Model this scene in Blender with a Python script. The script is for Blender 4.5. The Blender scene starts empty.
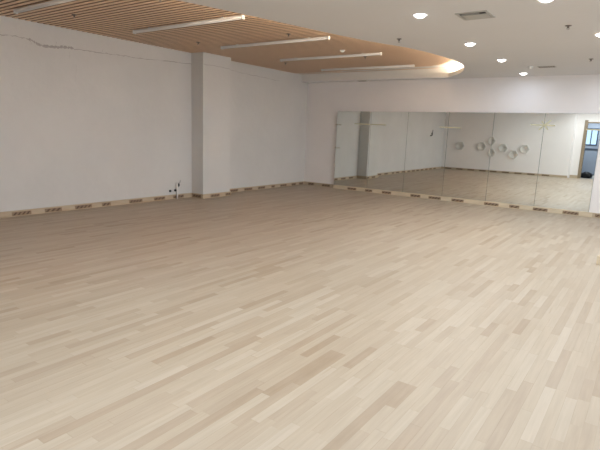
import bpy, bmesh, math, random
from mathutils import Vector, Matrix

# ------------------------------------------------------------------ scene, camera, world, lights
S = bpy.context.scene
COL = S.collection
random.seed(4)
PI = math.pi

F, YAW, PIT, ROL, CH = 491.5, 0.620, 0.188, 0.038, 1.5
cy, sy, cp, sp = math.cos(YAW), math.sin(YAW), math.cos(PIT), math.sin(PIT)
fw = Vector((-sy*cp, cy*cp, -sp)); rt = Vector((cy, sy, 0)); up = rt.cross(fw)
r2 = rt*math.cos(ROL) + up*math.sin(ROL); u2 = -rt*math.sin(ROL) + up*math.cos(ROL)
cd = bpy.data.cameras.new('camera'); cam = bpy.data.objects.new('camera', cd); COL.objects.link(cam)
cd.sensor_width = 36; cd.lens = F/600*36; cd.clip_start = 0.05
M4 = Matrix((r2, u2, -fw)).transposed().to_4x4(); M4.translation = (0, 0, CH)
cam.matrix_world = M4
S.camera = cam

S.view_settings.view_transform = 'Standard'; S.view_settings.look = 'None'
S.view_settings.exposure = 0.38; S.view_settings.gamma = 1.0; S.view_settings.use_curve_mapping = False

W = bpy.data.worlds.new('sky'); S.world = W; W.use_nodes = True
W.node_tree.nodes['Background'].inputs[0].default_value = (0.50, 0.68, 0.95, 1)
W.node_tree.nodes['Background'].inputs[1].default_value = 1.5

DOWN_W, DOWN_COL = 15.0, (0.90, 0.965, 1.0)
BACK_W, BACK_COL = 2.2, (0.66, 0.80, 1.0)
COVE = 140.0
FILL_W = 165.0

# room dimensions (metres)
XL, XR, YB, YR, YD = -8.184, 5.4, 11.585, -0.3, -0.62
HG, HW = 2.825, 3.02
YF = 11.27            # far edge of the slatted recess

# ------------------------------------------------------------------ helpers
def tag(o, label=None, cat=None, group=None, kind=None):
    if label: o['label'] = label
    if cat: o['category'] = cat
    if group: o['group'] = group
    if kind: o['kind'] = kind
    return o

def empty(name, loc=(0, 0, 0), rz=0):
    o = bpy.data.objects.new(name, None); COL.objects.link(o)
    o.location = loc; o.rotation_euler = (0, 0, rz); o.empty_display_size = .05
    return o

def link(name, bm, m, parent=None, smooth=False):
    me = bpy.data.meshes.new(name); bmesh.ops.recalc_face_normals(bm, faces=bm.faces); bm.to_mesh(me); bm.free()
    if m: me.materials.append(m)
    if smooth:
        for p in me.polygons: p.use_smooth = True
    o = bpy.data.objects.new(name, me); COL.objects.link(o)
    if parent: o.parent = parent
    return o

def box(bm, x0, x1, y0, y1, z0, z1):
    vs = [bm.verts.new(c) for c in ((x0,y0,z0),(x1,y0,z0),(x1,y1,z0),(x0,y1,z0),(x0,y0,z1),(x1,y0,z1),(x1,y1,z1),(x0,y1,z1))]
    for f in ((0,3,2,1),(4,5,6,7),(0,1,5,4),(1,2,6,5),(2,3,7,6),(3,0,4,7)): bm.faces.new([vs[i] for i in f])

def bx(*a):
    bm = bmesh.new(); box(bm, *a); return bm

def bevel(bm, w, seg=2):
    bmesh.ops.bevel(bm, geom=list(bm.edges), offset=w, segments=seg, affect='EDGES', profile=.5); return bm

def prism(bm, pts, z0, z1):
    n = len(pts)
    a = [bm.verts.new((x, y, z0)) for x, y in pts]; b = [bm.verts.new((x, y, z1)) for x, y in pts]
    bm.faces.new(a[::-1]); bm.faces.new(b)
    for i in range(n): bm.faces.new((a[i], a[(i+1) % n], b[(i+1) % n], b[i]))

def lathe(bm, prof, seg=24, c=(0, 0, 0)):
    rings = []
    for r, z in prof:
        if r < 1e-6: rings.append([bm.verts.new((c[0], c[1], c[2]+z))])
        else: rings.append([bm.verts.new((c[0]+r*math.cos(2*PI*i/seg), c[1]+r*math.sin(2*PI*i/seg), c[2]+z)) for i in range(seg)])
    for A, B in zip(rings, rings[1:]):
        for i in range(seg):
            j = (i+1) % seg
            if len(A) == 1 and len(B) == 1: continue
            if len(A) == 1: bm.faces.new((A[0], B[i], B[j]))
            elif len(B) == 1: bm.faces.new((A[i], A[j], B[0]))
            else: bm.faces.new((A[i], A[j], B[j], B[i]))

def tube(bm, pts, r, seg=8, taper=1.0):
    pts = [Vector(p) for p in pts]; rings = []
    for i, p in enumerate(pts):
        d = (pts[min(i+1, len(pts)-1)] - pts[max(i-1, 0)]).normalized()
        a = d.cross(Vector((0, 0, 1)) if abs(d.z) < .9 else Vector((1, 0, 0))).normalized(); b = d.cross(a)
        rr = r*(1+(taper-1)*i/(len(pts)-1))
        rings.append([bm.verts.new(p+(a*math.cos(2*PI*k/seg)+b*math.sin(2*PI*k/seg))*rr) for k in range(seg)])
    for A, B in zip(rings, rings[1:]):
        for k in range(seg): bm.faces.new((A[k], A[(k+1) % seg], B[(k+1) % seg], B[k]))
    bm.faces.new(rings[0][::-1]); bm.faces.new(rings[-1])

# ------------------------------------------------------------------ materials
def mat(name, col, rough=.6, metal=0, spec=.3, emit=None, es=0):
    m = bpy.data.materials.new(name); m.use_nodes = True
    b = m.node_tree.nodes['Principled BSDF']
    b.inputs['Base Color'].default_value = (*col, 1); b.inputs['Roughness'].default_value = rough
    b.inputs['Metallic'].default_value = metal; b.inputs['Specular IOR Level'].default_value = spec
    if emit: b.inputs['Emission Color'].default_value = (*emit, 1); b.inputs['Emission Strength'].default_value = es
    return m

class NT:
    def __init__(s, m): s.t = m.node_tree; s.b = s.t.nodes['Principled BSDF']
    def n(s, k, **kw):
        x = s.t.nodes.new(k)
        for a, v in kw.items(): setattr(x, a, v)
        return x
    def l(s, a, b): s.t.links.new(a, b)
    def math(s, op, a, b=None, c=None):
        x = s.n('ShaderNodeMath', operation=op)
        for i, v in enumerate((a, b, c)):
            if v is None: continue
            if isinstance(v, (int, float)): x.inputs[i].default_value = v
            else: s.l(v, x.inputs[i])
        return x.outputs[0]
    def ramp(s, fac, stops, interp='LINEAR'):
        x = s.n('ShaderNodeValToRGB'); x.color_ramp.interpolation = interp
        e = x.color_ramp.elements
        e[0].position, e[0].color = stops[0][0], (*stops[0][1], 1)
        e[1].position, e[1].color = stops[-1][0], (*stops[-1][1], 1)
        for p, c in stops[1:-1]:
            q = e.new(p); q.color = (*c, 1)
        s.l(fac, x.inputs[0]); return x.outputs[0]
    def mix(s, fac, a, b, bt='MIX'):
        x = s.n('ShaderNodeMix', data_type='RGBA', blend_type=bt)
        for i, v in ((0, fac), (6, a), (7, b)):
            if isinstance(v, (int, float)): x.inputs[i].default_value = v
            elif isinstance(v, tuple): x.inputs[i].default_value = (*v, 1)
            else: s.l(v, x.inputs[i])
        return x.outputs[2]
    def noise(s, vec, scale, detail=3, rough=.5):
        x = s.n('ShaderNodeTexNoise'); x.inputs['Scale'].default_value = scale
        x.inputs['Detail'].default_value = detail; x.inputs['Roughness'].default_value = rough
        s.l(vec, x.inputs['Vector']); return x.outputs[0]

def floor_material():
    m = mat('maple_floor', (.6, .5, .4), .42, spec=.35); t = NT(m)
    co = t.n('ShaderNodeTexCoord').outputs['Object']
    sx = t.n('ShaderNodeSeparateXYZ'); t.l(co, sx.inputs[0]); X, Y = sx.outputs[0], sx.outputs[1]
    PW, PL = .062, .50
    u = t.math('DIVIDE', X, PW); row = t.math('FLOOR', u); fu = t.math('FRACT', u)
    w1 = t.n('ShaderNodeTexWhiteNoise', noise_dimensions='1D'); t.l(row, w1.inputs['W'])
    ln = t.math('MULTIPLY_ADD', w1.outputs[0], 1.5, .6)
    v = t.math('ADD', t.math('DIVIDE', t.math('DIVIDE', Y, PL), ln), t.math('MULTIPLY', w1.outputs[0], 37.3))
    pid = t.math('FLOOR', v); fv = t.math('FRACT', v)
    cb = t.n('ShaderNodeCombineXYZ'); t.l(row, cb.inputs[0]); t.l(pid, cb.inputs[1])
    w2 = t.n('ShaderNodeTexWhiteNoise', noise_dimensions='3D'); t.l(cb.outputs[0], w2.inputs['Vector'])
    # boards differ a little from one another, and cloudily within themselves
    cl = t.noise(co, 4.5, 3, .6)
    pick = t.math('ADD', t.math('MULTIPLY', w2.outputs[0], .90), t.math('MULTIPLY', cl, .10))
    col = t.ramp(pick, [(.02, (0.340, 0.258, 0.176)), (.09, (0.382, 0.297, 0.214)), (.2, (0.416, 0.335, 0.250)),
                        (.6, (0.442, 0.364, 0.275)), (.88, (0.467, 0.394, 0.306)), (1, (0.501, 0.430, 0.344))])
    # grain along the boards
    mp = t.n('ShaderNodeMapping'); mp.inputs['Scale'].default_value = (30, 1.6, 1)
    of = t.n('ShaderNodeVectorMath', operation='ADD'); t.l(co, of.inputs[0]); t.l(w2.outputs[1], of.inputs[1])
    t.l(of.outputs[0], mp.inputs[0])
    g = t.noise(mp.outputs[0], 1.5, 5, .6)
    col = t.mix(1, col, t.ramp(g, [(.3, (.90, .885, .87)), (.7, (1.05, 1.05, 1.05))]), 'MULTIPLY')
    # sanding dust and wear, broad and soft
    d = t.noise(co, .55, 3, .6)
    col = t.mix(t.math('MULTIPLY', t.math('SUBTRACT', d, .38), .75), col, (.48, .42, .35))
    # seams
    e1 = t.math('LESS_THAN', t.math('ABSOLUTE', t.math('SUBTRACT', fu, .5)), .482)
    e2 = t.math('LESS_THAN', t.math('ABSOLUTE', t.math('SUBTRACT', fv, .5)), .4975)
    inside = t.math('MULTIPLY', e1, e2)
    col = t.mix(t.math('MULTIPLY', t.math('SUBTRACT', 1, inside), t.ramp(t.noise(co, 3.1, 2), [(.35, (.08, .08, .08)), (.7, (.5, .5, .5))])), col, (.24, .17, .11))
    kn = t.ramp(t.noise(mp.outputs[0], .9, 2), [(.70, (0, 0, 0)), (.78, (.35, .35, .35))])
    col = t.mix(kn, col, (.33, .23, .15))
    t.l(col, t.b.inputs['Base Color'])
    t.l(t.math('MULTIPLY_ADD', g, .15, .36), t.b.inputs['Roughness'])
    return m

def plaster(name, col, amt=.05, scale=1.1, fine=0.02):
    m = mat(name, col, .85, spec=.15); t = NT(m)
    co = t.n('ShaderNodeTexCoord').outputs['Object']
    a = t.noise(co, scale, 4, .6)
    k0, k1 = 1-amt, 1+amt
    c = t.mix(1, col, t.ramp(a, [(.3, (k0, k0, k0)), (.7, (k1, k1, k1))]), 'MULTIPLY')
    t.l(c, t.b.inputs['Base Color'])
    bp = t.n('ShaderNodeBump'); bp.inputs['Strength'].default_value = .15; bp.inputs['Distance'].default_value = fine
    t.l(t.noise(co, 9, 4), bp.inputs['Height']); t.l(bp.outputs[0], t.b.inputs['Normal'])
    return m

def wood(name, c0, c1, scale=(1, 1, 1), rough=.55):
    m = mat(name, c0, rough, spec=.25); t = NT(m)
    co = t.n('ShaderNodeTexCoord').outputs['Object']
    mp = t.n('ShaderNodeMapping'); mp.inputs['Scale'].default_value = scale; t.l(co, mp.inputs[0])
    t.l(t.ramp(t.noise(mp.outputs[0], 3, 4), [(.3, c0), (.7, c1)]), t.b.inputs['Base Color'])
    return m

MAT = dict(
    floor=floor_material(),
    wall=plaster('wall_paint', (.87, .835, .82), .02),
    wall_left=plaster('skimmed_wall', (.675, .668, .652), .04, .9, .03),
    ceil=plaster('ceiling_paint', (.77, .755, .75), .015, .7),
    fascia=mat('fascia_paint', (.80, .77, .73), .8),
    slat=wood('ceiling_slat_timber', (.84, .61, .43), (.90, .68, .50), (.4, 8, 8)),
    slatside=mat('slat_gap_shade', (.33, .21, .14), .8),  # shade in the gaps, painted as a dark colour on slat sides
    dark=mat('void_backing', (.16, .10, .07), .9),
    skirt=wood('skirting_pine', (.47, .37, .26), (.56, .46, .34), (1, 1, 6)),
    plinth=wood('plinth_pine', (.60, .50, .36), (.70, .60, .45), (1, 1, 6)),
    ventdark=mat('vent_void', (.12, .08, .055), .9),
    ventface=wood('vent_timber', (.27, .19, .125), (.33, .24, .16), (2, 2, 6)),
    mirror=mat('silvered_glass', (.85, .88, .855), .0, metal=1),
    glassedge=mat('glass_edge', (.15, .17, .16), .3),
    tape=mat('yellow_tape', (.62, .59, .40), .5),
    tapeb=mat('brown_tape', (.42, .36, .24), .5),
    tubebody=mat('tube_aluminium', (.86, .85, .84), .4, spec=.4),
    tubelens=mat('tube_diffuser', (.92, .91, .90), .35),
    endcap=mat('tube_end_cap', (.88, .87, .86), .35),
    ring=mat('downlight_trim', (.80, .79, .77), .4),
    lamp=mat('downlight_lens', (.9, .9, .9), .3, emit=(1, .98, .96), es=9),
    cove=mat('cove_strip', (.9, .85, .7), .3, emit=(1, .84, .64), es=COVE),
    metal=mat('sprinkler_metal', (.16, .14, .13), .35, metal=.6),
    chrome=mat('bright_metal', (.75, .72, .7), .25, metal=.9),
    white=mat('white_plastic', (.82, .81, .79), .4),
    black=mat('black_rubber', (.012, .012, .013), .5),
    hexm=mat('hexagon_board', (.66, .64, .60), .8),
    grille=mat('grille_enamel', (.50, .49, .46), .5),
    crack=mat('crack_edge', (.43, .41, .405), .9),
    patch=plaster('patched_skim', (.63, .605, .58), .05, 3),
    jamb=wood('door_frame_oak', (.27, .21, .145), (.34, .27, .19), (8, 8, 1)),
    blue=mat('slate_blue_panel', (.28, .32, .385), .5),
    bluedark=mat('dark_blue_frame', (.05, .07, .10), .4),
    corr=mat('corridor_floor_tile', (.30, .30, .31), .5),
    pane=mat('window_glass', (.9, .95, 1), .02),
)
pb = MAT['pane'].node_tree.nodes['Principled BSDF']; pb.inputs['Transmission Weight'].default_value = 1; pb.inputs['IOR'].default_value = 1.02

# ------------------------------------------------------------------ structure
def struct(name, bm, m, parent=None, label=None):
    o = link(name, bm, m, parent)
    if not parent: o['kind'] = 'structure'
    if label: o['label'] = label
    return o

floor = struct('floor', bx(XL-.2, XR+.2, YD-.12, YB+.2, -.08, 0), MAT['floor'], label='pale maple strip floor with scattered darker boards')

# slatted recess outline: the curved lip seen from below
CURVE = [(-8.184, -.05), (-7.2, .1), (-6.3, .55), (-5.55, 1.3), (-5.0, 2.2), (-4.62, 3.1), (-4.38, 3.77), (-4.18, 4.51), (-4.04, 5.10),
         (-3.91, 5.66), (-3.755, 6.27), (-3.575, 6.84), (-3.42, 7.20), (-3.325, 7.50), (-3.24, 7.90), (-3.18, 8.35), (-3.15, 8.80), (-3.15, 9.15), (-3.20, 9.52), (-3.30, 9.92), (-3.45, 10.32), (-3.66, 10.70), (-3.90, 11.02), (-4.10, YF)]
def catmull(P, k=6):
    out = []
    for i in range(len(P)-1):
        p0, p1, p2, p3 = P[max(i-1, 0)], P[i], P[i+1], P[min(i+2, len(P)-1)]
        for s in range(k):
            t = s/k
            out.append(tuple(.5*((2*p1[j]) + (-p0[j]+p2[j])*t + (2*p0[j]-5*p1[j]+4*p2[j]-p3[j])*t*t + (-p0[j]+3*p1[j]-3*p2[j]+p3[j])*t**3) for j in (0, 1)))
    out.append(P[-1]); return out
EDGE = catmull(CURVE)
def offset(P, d):
    out = []
    for i, p in enumerate(P):
        a, b = P[max(i-1, 0)], P[min(i+1, len(P)-1)]
        tx, ty = b[0]-a[0], b[1]-a[1]; L = math.hypot(tx, ty)
        out.append((p[0]+ty/L*d, p[1]-tx/L*d))
    return out
OUT = offset(EDGE, .20)                # outer wall of the light trough
OUT[0] = (XL, OUT[0][1]); 
LIP = offset(EDGE, .018)

ceil_bm = bmesh.new()
prism(ceil_bm, EDGE + [(XL, YF), (XL, YB), (XR, YB), (XR, YD), (XL, YD)], HG, HG+.02)
ceiling = struct('ceiling', ceil_bm, MAT['ceil'], label='painted ceiling with a curved slatted recess')

def ribbon(P, Q, z0, z1):
    bm = bmesh.new(); prism(bm, list(P)+list(Q)[::-1], z0, z1); return bm
link('cove_lip', ribbon(EDGE, LIP, HG+.02, HG+.088), MAT['fascia'], ceiling)
OUT2 = offset(EDGE, .23); OUT2[0] = (XL, OUT2[0][1])
link('recess_side', ribbon(OUT, OUT2, HG+.02, HW+.12), MAT['fascia'], ceiling)
link('recess_fascia', bx(XL, -3.85, YF, YF+.02, HG+.02, HW+.12), MAT['fascia'], ceiling)
STR = offset(EDGE, .150); STR2 = offset(EDGE, .172)
i0 = 18
cs = link('light_strip', ribbon(STR[i0:-1], STR2[i0:-1], HG+.070, HG+.086), MAT['cove'], ceiling); cs['label'] = 'warm glowing strip in the cove'
link('backing_board', ribbon(OUT2, [(XL, p[1]) for p in OUT2], HW+.09, HW+.12), MAT['dark'], ceiling)
# slats run across the room and end on the curve
sb = bmesh.new()
def edge_x(y):
    for a, b in zip(EDGE, EDGE[1:]):
        if a[1] <= y <= b[1]: return a[0]+(b[0]-a[0])*(y-a[1])/(b[1]-a[1])
    return EDGE[0][0]+.3
FAR = [(-8.3, 11.09), (-6.8, 10.99), (-5.6, 10.89), (-4.4, 10.84), (-4.08, 10.69), (-3.8, 10.33), (-3.5, 9.9), (-3.33, 9.5)]
def far_x(y):
    for a, b in zip(FAR, FAR[1:]):
        if b[1] <= y <= a[1]: return a[0]+(b[0]-a[0])*(y-a[1])/(b[1]-a[1])
    return 9
y = .12
while y < YF-.06:
    x1 = min(edge_x(y)-.03, edge_x(min(y+.06, YF))-.03, far_x(y+.06))
    if x1 > XL+.1: box(sb, XL, x1+.035, y, y+.06, HW, HW+.05)
    y += .094
tail = [p for p in OUT2 if p[1] > 9.5 and p[1] < YF+.02]
wm = bmesh.new(); prism(wm, [(XL, 11.085)] + FAR[1:] + tail + [(-4.2, YF+.02), (XL, YF+.02)], HW+.004, HW+.02)
bmesh.ops.triangulate(wm, faces=[f for f in wm.faces if len(f.verts) > 4])
link('white_margin', wm, MAT['fascia'], ceiling)
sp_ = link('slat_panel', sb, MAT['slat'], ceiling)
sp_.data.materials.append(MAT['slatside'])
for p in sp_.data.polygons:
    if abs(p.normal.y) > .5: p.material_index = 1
# plenum above, so that nothing leaks in
link('plenum_cover', bx(XL-.2, XR+.2, YD-.2, YB+.2, HW+.16, HW+.2), MAT['dark'], ceiling)

wl = struct('wall_left', bx(XL-.15, XL, YD-.12, YB, 0, HW+.16), MAT['wall_left'], label='skimmed left wall, unpainted and patched near the top')
pil = link('pilaster', bx(XL, -7.83, 7.33, 8.15, 0, HW), MAT['wall_left'], wl); pil['label'] = 'square pilaster standing out of the wall'
wb = struct('wall_back', bx(XL-.15, XR+.15, YB, YB+.15, 0, HW+.16), MAT['wall'], label='white back wall behind the mirrors')
wr = bmesh.new(); RY0, RY1, RZ0, RZ1 = 1.5, 7.5, .9, 2.6
box(wr, XR, XR+.15, YD-.12, RY0, 0, HW+.16); box(wr, XR, XR+.15, RY1, YB, 0, HW+.16)
box(wr, XR, XR+.15, RY0, RY1, 0, RZ0); box(wr, XR, XR+.15, RY0, RY1, RZ1, HW+.16)
struct('wall_right', wr, MAT['wall'], label='white right wall with an added window opening')
w2 = empty('window_added'); w2['kind'] = 'structure'; w2['label'] = 'unseen window added to the right wall for light'  # added out of view to bring light in from the right
for k in range(5):
    yy = RY0+k*(RY1-RY0-.06)/4; link('window_frame', bx(XR+.03, XR+.1, yy, yy+.06, RZ0, RZ1), MAT['white'], w2)
for zz in (RZ0, RZ1-.06): link('window_frame', bx(XR+.04, XR+.09, RY0, RY1, zz, zz+.06), MAT['white'], w2)
dd = bpy.data.lights.new('window_fill', 'AREA'); dd.shape = 'RECTANGLE'; dd.size = RZ1-RZ0; dd.size_y = RY1-RY0; dd.energy = FILL_W; dd.color = (.93, .97, 1.0)  # fill light added behind the right-hand opening
do = bpy.data.objects.new('window_fill', dd); COL.objects.link(do); do.location = (XR+.2, (RY0+RY1)/2, (RZ0+RZ1)/2); do.rotation_euler = (0, PI/2, 0)
# rear wall: flat, then a canted piece, then the doorway piece set further back
DX0, DX1, DH = -2.32, -1.22, 2.28
rw = bmesh.new()
prism(rw, [(XL, YR), (-2.78, YR), (-2.73, YD), (-2.73, YD-.12), (XL, YD-.12)], 0, HW+.16)
box(rw, -2.73, DX0, YD-.12, YD, 0, HW+.16)
box(rw, DX0, DX1, YD-.12, YD, DH, HW+.16)
box(rw, DX1, XR+.15, YD-.12, YD, 0, HW+.16)
struct('wall_rear', rw, MAT['wall'], label='rear wall seen in the mirror, with hexagons and a doorway')

# raised rough seam along the top of the left wall
def wall_ribbon(pts, w, th, name, m, parent, x=XL):
    bm = bmesh.new(); rows = []
    for i, (yy, zz) in enumerate(pts):
        ww = w*(.35+1.2*random.random())
        rows.append([bm.verts.new((x-.001, yy, zz+ww)), bm.verts.new((x+th, yy, zz+ww*.3)), bm.verts.new((x+th, yy, zz-ww*.3)), bm.verts.new((x-.001, yy, zz-ww))])
    for A, B in zip(rows, rows[1:]):
        for k in range(3): bm.faces.new((A[k], A[k+1], B[k+1], B[k]))
    return link(name, bm, m, parent)
def jag(P, n, amp):
    out = []
    for (a, b), (c, d) in zip(P, P[1:]):
        for k in range(n):
            t = k/n; out.append((a+(c-a)*t, b+(d-b)*t+random.uniform(-amp, amp)))
    out.append(P[-1]); return out
seam = jag([(1.2, 2.76), (2.6, 2.74), (3.6, 2.746), (3.82, 2.765), (4.04, 2.746), (4.13, 2.71), (4.20, 2.685), (4.43, 2.695), (4.6, 2.725), (4.78, 2.715), (5.24, 2.725), (5.6, 2.74), (6.07, 2.745), (6.8, 2.78), (7.33, 2.80)], 9, .008)
wall_ribbon([q for q in seam if 4.0 < q[0] < 4.75], .020, .003, 'crack', MAT['crack'], wl)
wall_ribbon(seam, .006, .004, 'crack', MAT['crack'], wl)
for a, b in (((4.03, 2.745), (4.06, 2.68)), ((4.42, 2.70), (4.46, 2.78)), ((4.52, 2.71), (4.58, 2.76)), ((5.27, 2.73), (5.29, 2.79)), ((4.66, 2.56), (4.68, 2.68)), ((4.75, 2.19), (4.78, 2.46))):
    wall_ribbon(jag([a, b], 5, .006), .005, .003, 'crack', MAT['crack'], wl)
wall_ribbon(jag([(8.22, 2.83), (8.8, 2.80), (9.6, 2.78), (10.3, 2.76)], 8, .012), .004, .003, 'crack', MAT['crack'], wl)
bm = bmesh.new()
pp = jag([(7.35, 2.79), (7.6, 2.80), (8.0, 2.79), (8.14, 2.78)], 5, .008)
tube(bm, [(-7.83, a, b-.01) for a, b in pp], .004, 5)
link('crack', bm, MAT['crack'], wl)

# ------------------------------------------------------------------ skirtings with slotted vents
def vent_mesh(bmf, bmd, axis, at, a0, a1, face, out):
    """a darker inset strip with slanted slots; out = +1/-1 direction of the face normal"""
    n = max(2, round((a1-a0)/.085))
    def P(u, z, d):
        return (face+out*d, u, z) if axis == 'y' else (u, face+out*d, z)
    def quad(bm, c, d0, d1):
        lo = [bm.verts.new(P(u, z, d0)) for u, z in c]; hi = [bm.verts.new(P(u, z, d1)) for u, z in c]
        bm.faces.new(lo); bm.faces.new(hi)
        for i in range(4): bm.faces.new((lo[i], lo[(i+1) % 4], hi[(i+1) % 4], hi[i]))
    quad(bmf, [(a0, .012), (a1, .012), (a1, .072), (a0, .072)], -.002, .0035)
    step = (a1-a0-.03)/n
    for i in range(n):
        u = a0+.015+i*step
        quad(bmd, [(u, .020), (u+step*.40, .020), (u+step*1.0, .064), (u+step*.6, .064)], .001, .0055)
def vent(parent, axis, a0, a1, face, out):
    f = bmesh.new(); d = bmesh.new(); vent_mesh(f, d, axis, 0, a0, a1, face, out)
    v = link('vent', f, MAT['ventface'], parent); link('slot', d, MAT['ventdark'], v)
    if 'label' not in v: v['label'] = 'dark slotted vent'
def skirt(name, x0, x1, y0, y1, label, m='skirt', h=.092):
    o = struct(name, bx(x0, x1, y0, y1, 0, h), MAT[m], label=label); return o

T = .025; TH = .0095
bl = skirt('baseboard_left', XL, XL+T, YR, 7.33-T, 'pale timber skirting along the left wall')
for a, b in [(.5,.8),(1.03,1.33),(1.56,1.86),(2.08,2.38),(2.6,2.9),(3.08,3.38),(3.57,3.87),(4.09,4.38),(4.62,4.94),(5.14,5.32),(5.72,6.02),(6.30,6.58),(6.79,7.08)]:
    vent(bl, 'y', a, b, XL+T, 1)
bp_ = skirt('baseboard_pilaster', XL, -7.83+T, 7.33-T, 8.15+T, 'pale timber skirting wrapped around the pilaster')
vent(bp_, 'x', -8.13, -7.86, 7.33-T, -1); vent(bp_, 'y', 7.53, 7.80, -7.83+T, 1); vent(bp_, 'y', 7.99, 8.16, -7.83+T, 1)
bf = skirt('baseboard_corner', XL, XL+T, 8.15+T, YB, 'pale timber skirting between the pilaster and the back corner')
for a, b in [(8.50,8.78),(9.0,9.3),(9.52,9.8),(10.06,10.2),(10.44,10.72),(10.95,11.15),(11.3,11.5)]:
    vent(bf, 'y', a, b, XL+T, 1)
bb = skirt('baseboard_back', XL+T, -7.18, YB-T, YB, 'pale timber skirting left of the mirrors')
for a, b in [(-8.02, -7.82), (-7.55, -7.28)]: vent(bb, 'x', a, b, YB-T, -1)
b3 = skirt('baseboard_right', -.93, XR, YB-T, YB, 'skirting right of the mirrors')
for a, b in [(-.88, -.66), (-.4, -.1)]: vent(b3, 'x', a, b, YB-T, -1)
PX = -.93; PL_ = 7.125+PX
bm = bmesh.new(); prism(bm, [(-PL_, 0), (0, 0), (0, .045), (-PL_, .045+PL_*TH)], 0, .095)
tr = struct('trim_1', bm, MAT['plinth'], label='pale timber plinth below the mirrors'); tr.location = (PX, YB-.046, 0); tr.rotation_euler.z = TH
for a, b in [(-6.72,-6.45),(-6.18,-5.97),(-5.69,-5.43),(-4.9,-4.64),(-4.43,-4.12),(-3.86,-3.57),(-3.10,-2.78),(-2.55,-2.34),(-2.06,-1.77),(-1.48,-1.18)]:
    vent(tr, 'x', a*.993-PX, b*.993-PX, 0, -1)
br = skirt('baseboard_rear', XL+T, -2.78, YR, YR+T, 'timber skirting along the rear wall')
x = -8.0
while x < -3.7:
    vent(br, 'x', x, x+.3, YR+T, 1); x += .53
struct('baseboard_door', bx(-2.73, DX0-.12, YD, YD+T, 0, .12), MAT['skirt'], label='skirting beside the doorway')

# ------------------------------------------------------------------ mirrors
def my(x): return YB-.018+(x+1.0)*TH            # the mirror plane is a hair out of square with the room
seams = [x*my(x)/YB for x in (-7.172, -6.140, -5.120, -4.100, -3.075, -2.045, -1.000)]
yaws = [.003, .0025, .0004, -.0010, .0014, -.0006]
mlab = ['mirror panel at the left end, reflecting the pilaster',
        'second mirror panel from the left, reflecting bare left wall',
        'third mirror panel from the left, reflecting the room corner',
        'mirror panel left of the seam that splits the hexagons',
        'mirror panel reflecting most of the hexagons',
        'mirror panel at the right end, reflecting the doorway']
for i in range(6):
    a, b = seams[i]+.004, seams[i+1]-.004; c = (a+b)/2
    e = empty('mirror_panel', (c, my(c)+.007, .096), TH+yaws[i]); tag(e, mlab[i], 'mirror', 'mirror panels on the back wall')
    link('backing', bx(a-c-.0035, b-c+.0035, -.001, .011, 0, 1.972), MAT['glassedge'], e)
    link('glass', bx(a-c, b-c, -.007, -.001, 0, 1.972), MAT['mirror'], e)

def tape(x0, z0, x1, z1, w, label, m='tape', d=0):
    dx, dz = x1-x0, z1-z0; L = math.hypot(dx, dz); nx, nz = -dz/L*w/2, dx/L*w/2
    bm = bmesh.new(); n = 6; rows = []
    for i in range(n+1):
        t = i/n; px, pz = x0+dx*t, z0+dz*t; j = random.uniform(-.002, .002)
        rows.append([bm.verts.new((px+nx, my(px)-.006-d, pz+nz+j)), bm.verts.new((px-nx, my(px)-.006-d, pz-nz+j)), bm.verts.new((px-nx, my(px)-.009-d, pz-nz+j)), bm.verts.new((px+nx, my(px)-.009-d, pz+nz+j))])
    for A, B in zip(rows, rows[1:]):
        for k in range(4): bm.faces.new((A[k], A[(k+1) % 4], B[(k+1) % 4], B[k]))
    bm.faces.new(rows[0][::-1]); bm.faces.new(rows[-1])
    o = link('tape_strip', bm, MAT[m]); tag(o, label, 'tape', 'tape strips on the mirrors'); return o
tape(-6.58, 1.752, -5.68, 1.742, .022, 'long thin tape strip on the two leftmost mirrors')
tape(-7.16, 1.713, -6.98, 1.716, .016, 'upper short tape piece on the left edge of the mirrors', 'tapeb')
tape(-7.155, 1.098, -6.99, 1.102, .016, 'lower short tape piece on the left edge of the mirrors', 'tapeb')
tape(-4.29, 1.728, -3.79, 1.715, .022, 'short yellow tape strip over the seam left of the hexagons')
tape(-2.30, 1.825, -1.83, 1.815, .026, 'level arm of the yellow tape star right of the hexagons')
tape(-2.13, 1.725, -1.92, 1.92, .022, 'rising arm of the yellow tape star', 'tape', .004)
tape(-2.09, 1.90, -1.96, 1.73, .020, 'falling arm of the yellow tape star', 'tape', .008)
tape(-1.26, 1.755, -.985, 1.748, .026, 'yellow tape strip across the reflected doorway')

# ------------------------------------------------------------------ hexagons on the rear wall
hexes = [(-7.40, 1.12, 'farthest left of the hexagons in the mirror, standing apart'), (-6.41, 1.14, 'hexagon left of the stacked pair in the mirror'),
         (-5.97, 1.40, 'upper hexagon of the stacked pair in the mirror'), (-5.92, .87, 'lower hexagon of the stacked pair in the mirror'),
         (-5.42, 1.11, 'hexagon just right of the stacked pair in the mirror'), (-4.97, .85, 'lowest hexagon in the right half of the cluster'),
         (-4.53, 1.11, 'farthest right of the hexagons in the mirror')]
for hx, hz, lab in hexes:
    bm = bmesh.new(); R0, R1 = .205, .03; rings = []
    for r, d in ((R0, 0), (R0, .03), (R0-.012, .075), (R1, .012)):
        rings.append([bm.verts.new((r*math.cos(PI/3*k), d, r*math.sin(PI/3*k))) for k in range(6)])
    for A, B in zip(rings, rings[1:]):
        for k in range(6): bm.faces.new((A[k], A[(k+1) % 6], B[(k+1) % 6], B[k]))
    bm.faces.new(rings[-1]); bm.faces.new(rings[0][::-1])
    o = link('hexagon_panel', bm, MAT['hexm']); o.location = (hx, YR, hz)
    tag(o, lab, 'wall panel', 'hexagons on the rear wall')

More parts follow.
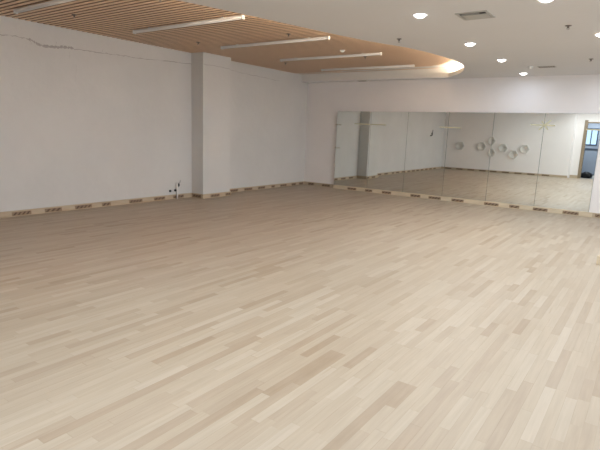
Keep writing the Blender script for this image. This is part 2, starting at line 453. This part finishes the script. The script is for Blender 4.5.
# ------------------------------------------------------------------ doorway and the space behind it
d1 = empty('door_1', (0, 0, 0)); d1['kind'] = 'structure'; d1['label'] = 'open doorway with an oak frame'
JW = .12
link('jamb', bx(DX0-JW, DX0, YD-.13, YD+.02, 0, DH+JW), MAT['jamb'], d1)
link('jamb', bx(DX1, DX1+JW, YD-.13, YD+.02, 0, DH+JW), MAT['jamb'], d1)
link('lintel', bx(DX0, DX1, YD-.13, YD+.02, DH, DH+.05), MAT['jamb'], d1)
YC = -2.4
struct('floor_corridor', bx(-4.2, .3, YC-.1, YD-.12, -.08, -.001), MAT['corr'], label='grey corridor floor beyond the doorway')
struct('ceiling_corridor', bx(-4.2, .3, YC-.1, YD-.12, 2.6, 2.7), MAT['bluedark'], label='dark corridor ceiling')
struct('wall_corridor_left', bx(-4.2, -4.1, YC, YD-.12, 0, 2.6), MAT['blue'], label='corridor wall')
struct('wall_corridor_right', bx(.2, .3, YC, YD-.12, 0, 2.6), MAT['blue'], label='corridor wall')
wc = bmesh.new(); wx0, wx1, wz0, wz1 = -2.56, -2.02, 1.37, 2.12
box(wc, -4.2, wx0, YC-.1, YC, 0, 2.6); box(wc, wx1, .3, YC-.1, YC, 0, 2.6); box(wc, wx0, wx1, YC-.1, YC, 0, wz0); box(wc, wx0, wx1, YC-.1, YC, wz1, 2.6)
struct('wall_corridor', wc, MAT['blue'], label='slate blue corridor wall with a window')
wn = empty('window_1', (0, 0, 0)); wn['kind'] = 'structure'; wn['label'] = 'bright daylit window beyond the doorway'
fb = bmesh.new(); t_ = .05
box(fb, wx0, wx0+t_, YC-.08, YC+.02, wz0, wz1); box(fb, wx1-t_, wx1, YC-.08, YC+.02, wz0, wz1)
box(fb, wx0+t_, wx1-t_, YC-.08, YC+.02, wz0, wz0+t_); box(fb, wx0+t_, wx1-t_, YC-.08, YC+.02, wz1-t_, wz1)
mx = (wx0+wx1)/2; box(fb, mx-.02, mx+.02, YC-.07, YC+.01, wz0+t_, wz1-t_)
link('window_frame', fb, MAT['bluedark'], wn)
link('window_pane', bx(wx0+t_, mx-.02, YC-.05, YC-.044, wz0+t_, wz1-t_), MAT['pane'], wn)
link('window_pane', bx(mx+.02, wx1-t_, YC-.05, YC-.044, wz0+t_, wz1-t_), MAT['pane'], wn)
fb = bmesh.new(); box(fb, -3.0, -1.2, YC, YC+.03, 1.18, 1.24); box(fb, -3.0, -1.2, YC, YC+.03, .02, .1)
struct('trim_2', fb, MAT['bluedark'], label='dark rails on the corridor wall')
cl_ = bpy.data.lights.new('corridor_fill', 'AREA'); cl_.size = .4; cl_.energy = 40; cl_.color = (.85, .92, 1)  # added fill, brightens the corridor; no lamp is seen there
co_ = bpy.data.objects.new('corridor_fill', cl_); COL.objects.link(co_); co_.location = (-2.2, -1.5, 2.58)
# bundle on the corridor floor
bm = bmesh.new(); bmesh.ops.create_icosphere(bm, subdivisions=3, radius=1)
for v in bm.verts:
    n = v.co.normalized(); k = 1+.10*math.sin(5*n.x+2*n.z)+.07*math.sin(9*n.y+3*n.x)
    v.co = Vector((n.x*.24*k, n.y*.17*k, max(-.12, n.z*.14*k)+.12))
o = link('bag', bm, MAT['black'], smooth=True); o.location = (-2.16, -1.15, 0); tag(o, 'black bag on the floor beyond the doorway', 'bag')
bm = bx(-.12, .12, -.09, .09, 0, .13); bevel(bm, .008)
o = link('small_box', bm, MAT['white']); o.location = (-1.78, -1.10, 0); o.rotation_euler.z = .3; tag(o, 'small white box beside the black bag beyond the doorway', 'box')

# ------------------------------------------------------------------ downlights
def downlight(x, y, label, w, colr):
    e = empty('downlight', (x, y, HG)); tag(e, label, 'ceiling light', 'round downlights in the painted ceiling')
    bm = bmesh.new(); lathe(bm, [(.066, .004), (.066, -.004), (.082, -.007), (.088, -.003), (.088, .0)], 32)
    link('trim_ring', bm, MAT['ring'], e, True)
    bm = bmesh.new(); lathe(bm, [(.0001, -.032), (.022, -.031), (.042, -.025), (.056, -.015), (.063, -.006), (.064, .002)], 32)
    l = link('lens', bm, MAT['lamp'], e, True); l['label'] = 'glowing white lens'
    ld = bpy.data.lights.new('downlight_lamp', 'AREA'); ld.shape = 'DISK'; ld.size = .12; ld.energy = w; ld.color = colr; ld.spread = PI
    lo = bpy.data.objects.new('lamp', ld); COL.objects.link(lo); lo.parent = e; lo.location = (0, 0, -.055)
dl = [(-2.37, 5.47, 'downlight nearest the square ceiling vent, first of the long row', 0), (-2.41, 7.40, 'second downlight of the long row, right of the wood recess', 0),
      (-2.39, 9.07, 'third downlight of the long row, near the small grille', 0), (-2.45, 11.02, 'downlight closest to the back wall above the mirrors', 1),
      (-1.07, 5.38, 'downlight cut by the top edge of the photo', 0), (-.78, 7.38, 'downlight at the right edge of the photo', 0)]
for x, y, lab, k in dl: downlight(x, y, lab, BACK_W if k else DOWN_W*(1.15 if y > 7 else .9), BACK_COL if k else DOWN_COL)
for x, y in [(-.75, 9.1), (-.75, 11.02), (.85, 5.4), (.85, 7.4), (.85, 9.1), (.85, 11.02), (-2.4, 3.5), (-.8, 3.5), (.85, 3.5), (-2.4, 1.6), (-.8, 1.6), (-4.1, 1.6), (-2.15, .25)]:  # unseen fittings added to raise and even out the room light
    k = y > 10; dw = DOWN_W*(.95 if y > 7 else .9)*(.6 if x > 0 else 1)
    downlight(x, y, 'unseen round downlight added to light the room', BACK_W if k else dw, BACK_COL if k else DOWN_COL)

# ------------------------------------------------------------------ suspended tube lights
def tube_light(cx, yy, label, L=2.37):
    z = 2.955
    e = empty('tube_light', (cx, yy, z)); tag(e, label, 'ceiling light', 'unlit tube lights under the slats')
    bm = bx(-L/2+.012, L/2-.012, -.025, .025, .028, .052); bevel(bm, .005)
    link('housing', bm, MAT['tubebody'], e)
    bm = bmesh.new(); n = 10; A = []; B = []
    for k in range(n+1):
        t = PI*k/n; A.append(bm.verts.new((-L/2+.012, -.025*math.cos(t), .029-.025*math.sin(t)))); B.append(bm.verts.new((L/2-.012, -.025*math.cos(t), .029-.025*math.sin(t))))
    for k in range(n): bm.faces.new((A[k], A[k+1], B[k+1], B[k]))
    bm.faces.new(A); bm.faces.new(B[::-1]); bm.faces.new((A[0], B[0], B[-1], A[-1]))
    link('diffuser', bm, MAT['tubelens'], e, True)
    for s in (-1, 1):
        bm = bx(s*L/2-.013, s*L/2+.013, -.028, .028, .001, .055); bevel(bm, .005)
        link('end_cap', bm, MAT['endcap'], e)
    for px in (-.8, .8):
        bm = bmesh.new(); box(bm, px-.02, px+.02, -.012, .012, .052, HW-z); link('bracket', bm, MAT['tubebody'], e)
for cx, yy, lab in [(-6.30, 3.52, 'tube light nearest the camera, in the top left corner'), (-5.98, 5.21, 'second tube light from the camera, ending beside the curved edge'),
                    (-5.71, 6.93, 'middle tube light of the five, above the pilaster'), (-5.66, 8.66, 'fourth tube light, beside the round detector'),
                    (-5.73, 10.36, 'tube light farthest back, nearest the mirror wall')]:
    tube_light(cx, yy, lab)

# ------------------------------------------------------------------ sprinklers, detectors, vents
def sprinkler(x, y, z, lab, grp, drop=.0):
    e = empty('sprinkler', (x, y, z)); tag(e, lab, 'sprinkler', grp)
    bm = bmesh.new(); lathe(bm, [(0, 0), (.036, 0), (.034, -.006), (.014, -.010), (0, -.010)], 20); link('rosette', bm, MAT['metal'], e, True)
    bm = bmesh.new(); lathe(bm, [(0, -.008), (.011, -.008), (.011, -.026), (.007, -.030), (0, -.030)], 12)
    for s in (-1, 1): tube(bm, [(s*.010, 0, -.024), (s*.015, 0, -.032), (s*.008, 0, -.040), (0, 0, -.044)], .0028, 6)
    link('frame', bm, MAT['metal'], e)
    bm = bmesh.new(); lathe(bm, [(0, -.042), (.016, -.043), (.016, -.046), (0, -.046)], 16); link('deflector', bm, MAT['chrome'], e)
g1, g2 = 'sprinklers under the slats', 'sprinklers in the painted ceiling'
for x, y, lab in [(-7.05, 4.12, 'sprinkler under the slats, above the cracked wall top'), (-5.12, 4.10, 'sprinkler under the slats at the top edge of the photo'),
                  (-7.05, 6.48, 'sprinkler under the slats just above the pilaster'), (-5.05, 6.56, 'sprinkler under the slats beside the middle tube light'),
                  (-7.16, 9.22, 'sprinkler under the slats near the back left corner'), (-5.03, 9.07, 'sprinkler under the slats between the two farthest tube lights')]:
    sprinkler(x, y, HW, lab, g1)
for x, y, lab in [(-1.06, 6.70, 'sprinkler between the two right-hand downlights'), (-1.10, 9.45, 'sprinkler nearest the back wall, at the right edge'), (-3.17, 6.66, 'sprinkler beside the curved edge of the wood recess')]:
    sprinkler(x, y, HG, lab, g2)

def detector(x, y, z, lab, r=.05):
    e = empty('smoke_detector', (x, y, z)); tag(e, lab, 'smoke detector')
    bm = bmesh.new(); lathe(bm, [(0, 0), (r, 0), (r, -.012), (r*.92, -.018)], 24); lathe(bm, [(r*.92, -.018), (0, -.018)], 24); link('base', bm, MAT['white'], e, True)
    bm = bmesh.new(); lathe(bm, [(0, -.017), (r*.75, -.017), (r*.68, -.036), (r*.3, -.045), (0, -.045)], 24); link('sensor_cap', bm, MAT['white'], e, True)
detector(-5.05, 8.22, HW, 'white round detector under the slats beside the fourth tube light')
detector(-2.13, 10.05, HG, 'white detector beside the small ceiling grille')

# square ceiling vent
vx, vy = -1.845, 5.745
e = empty('ceiling_vent', (vx, vy, HG)); tag(e, 'square grey air vent with a dark gap in the painted ceiling', 'air vent')
h = .17
fb = bmesh.new()
for a in ((-h, h, -h, -h+.028), (-h, h, h-.028, h), (-h, -h+.028, -h+.028, h-.028), (h-.028, h, -h+.028, h-.028)): box(fb, a[0], a[1], a[2], a[3], -.008, 0)
link('frame', fb, MAT['grille'], e)
link('opening', bx(-h+.028, h-.028, -h+.028, h-.028, -.002, .0), MAT['black'], e)
bm = bx(-h+.034, h-.034, -h+.115, h-.034, -.010, -.002); bevel(bm, .002); link('panel', bm, MAT['grille'], e)
bm = bmesh.new(); box(bm, -h+.05, h-.10, -h+.065, -h+.078, -.010, -.003); link('louvre', bm, MAT['grille'], e)

# small slotted grille
e = empty('ceiling_grille', (-1.87, 10.16, HG)); tag(e, 'small slotted grille in the ceiling near the back wall', 'air vent')
link('plate', bx(-.145, .145, -.10, .10, -.006, 0), MAT['grille'], e)
sl = bmesh.new()
for k in range(7): box(sl, -.13+k*.039, -.112+k*.039, -.08, .08, -.0085, -.005)
link('slots', sl, MAT['ventdark'], e)
e = empty('ceiling_grille', (-6.38, 11.43, HG)); tag(e, 'narrow grille in the ceiling strip above the left end of the mirrors', 'air vent')
link('plate', bx(-.12, .12, -.06, .06, -.006, 0), MAT['grille'], e)
sl = bmesh.new()
for k in range(3): box(sl, -.11, .11, -.045+k*.034, -.028+k*.034, -.0085, -.005)
link('slots', sl, MAT['ventdark'], e)

# ------------------------------------------------------------------ loose services on the left wall
bm = bmesh.new(); tube(bm, [(-8.135, 6.885, 0), (-8.135, 6.885, .17), (-8.14, 6.885, .335)], .0165, 12)
o = link('white_pipe', bm, MAT['white'], None, True); tag(o, 'white plastic pipe stub rising from the floor at the left wall', 'pipe')
e = empty('cable_outlet', (XL, 6.94, .285)); tag(e, 'round black cable outlet beside the white pipe', 'outlet')
bm = bmesh.new(); lathe(bm, [(0, 0), (.040, 0), (.036, .022), (.018, .030), (0, .030)], 20)
bmesh.ops.rotate(bm, verts=bm.verts, matrix=Matrix.Rotation(PI/2, 3, 'Y')); link('socket', bm, MAT['black'], e, True)
bm = bmesh.new(); tube(bm, [(.02, 0, .02), (.05, .01, .05), (.05, .025, .085), (.035, .04, .105)], .0045, 8); link('cable', bm, MAT['black'], e, True)
for yy, zz, lab in ((6.725, .175, 'left one of the two small black knobs low on the left wall'), (6.86, .180, 'small black knob nearest the white pipe')):
    bm = bmesh.new(); lathe(bm, [(0, 0), (.020, 0), (.024, .012), (.020, .03), (0, .034)], 16)
    bmesh.ops.rotate(bm, verts=bm.verts, matrix=Matrix.Rotation(PI/2, 3, 'Y'))
    o = link('pipe_plug', bm, MAT['black'], None, True); o.location = (XL, yy, zz); tag(o, lab, 'plug', 'small black plugs on the left wall')
e = empty('wall_cable', (XL, 1.37, 1.60)); tag(e, 'pair of short black cable ends on the left wall, seen in the mirror', 'cable')
for dy, hh in ((0, .26), (.13, .13)):
    bm = bmesh.new(); tube(bm, [(0, dy, -.07), (.04, dy, -.06), (.05, dy, -.07+hh*.6), (.06, dy+.01, -.07+hh)], .022, 8, .4); link('cable', bm, MAT['black'], e, True)

# low timber block at the right edge
bm = bx(-.445, .25, 7.03, 7.11, 0, .115); bevel(bm, .004)
o = link('timber_block', bm, MAT['plinth']); tag(o, 'low pale timber block standing on the floor at the right edge', 'timber')
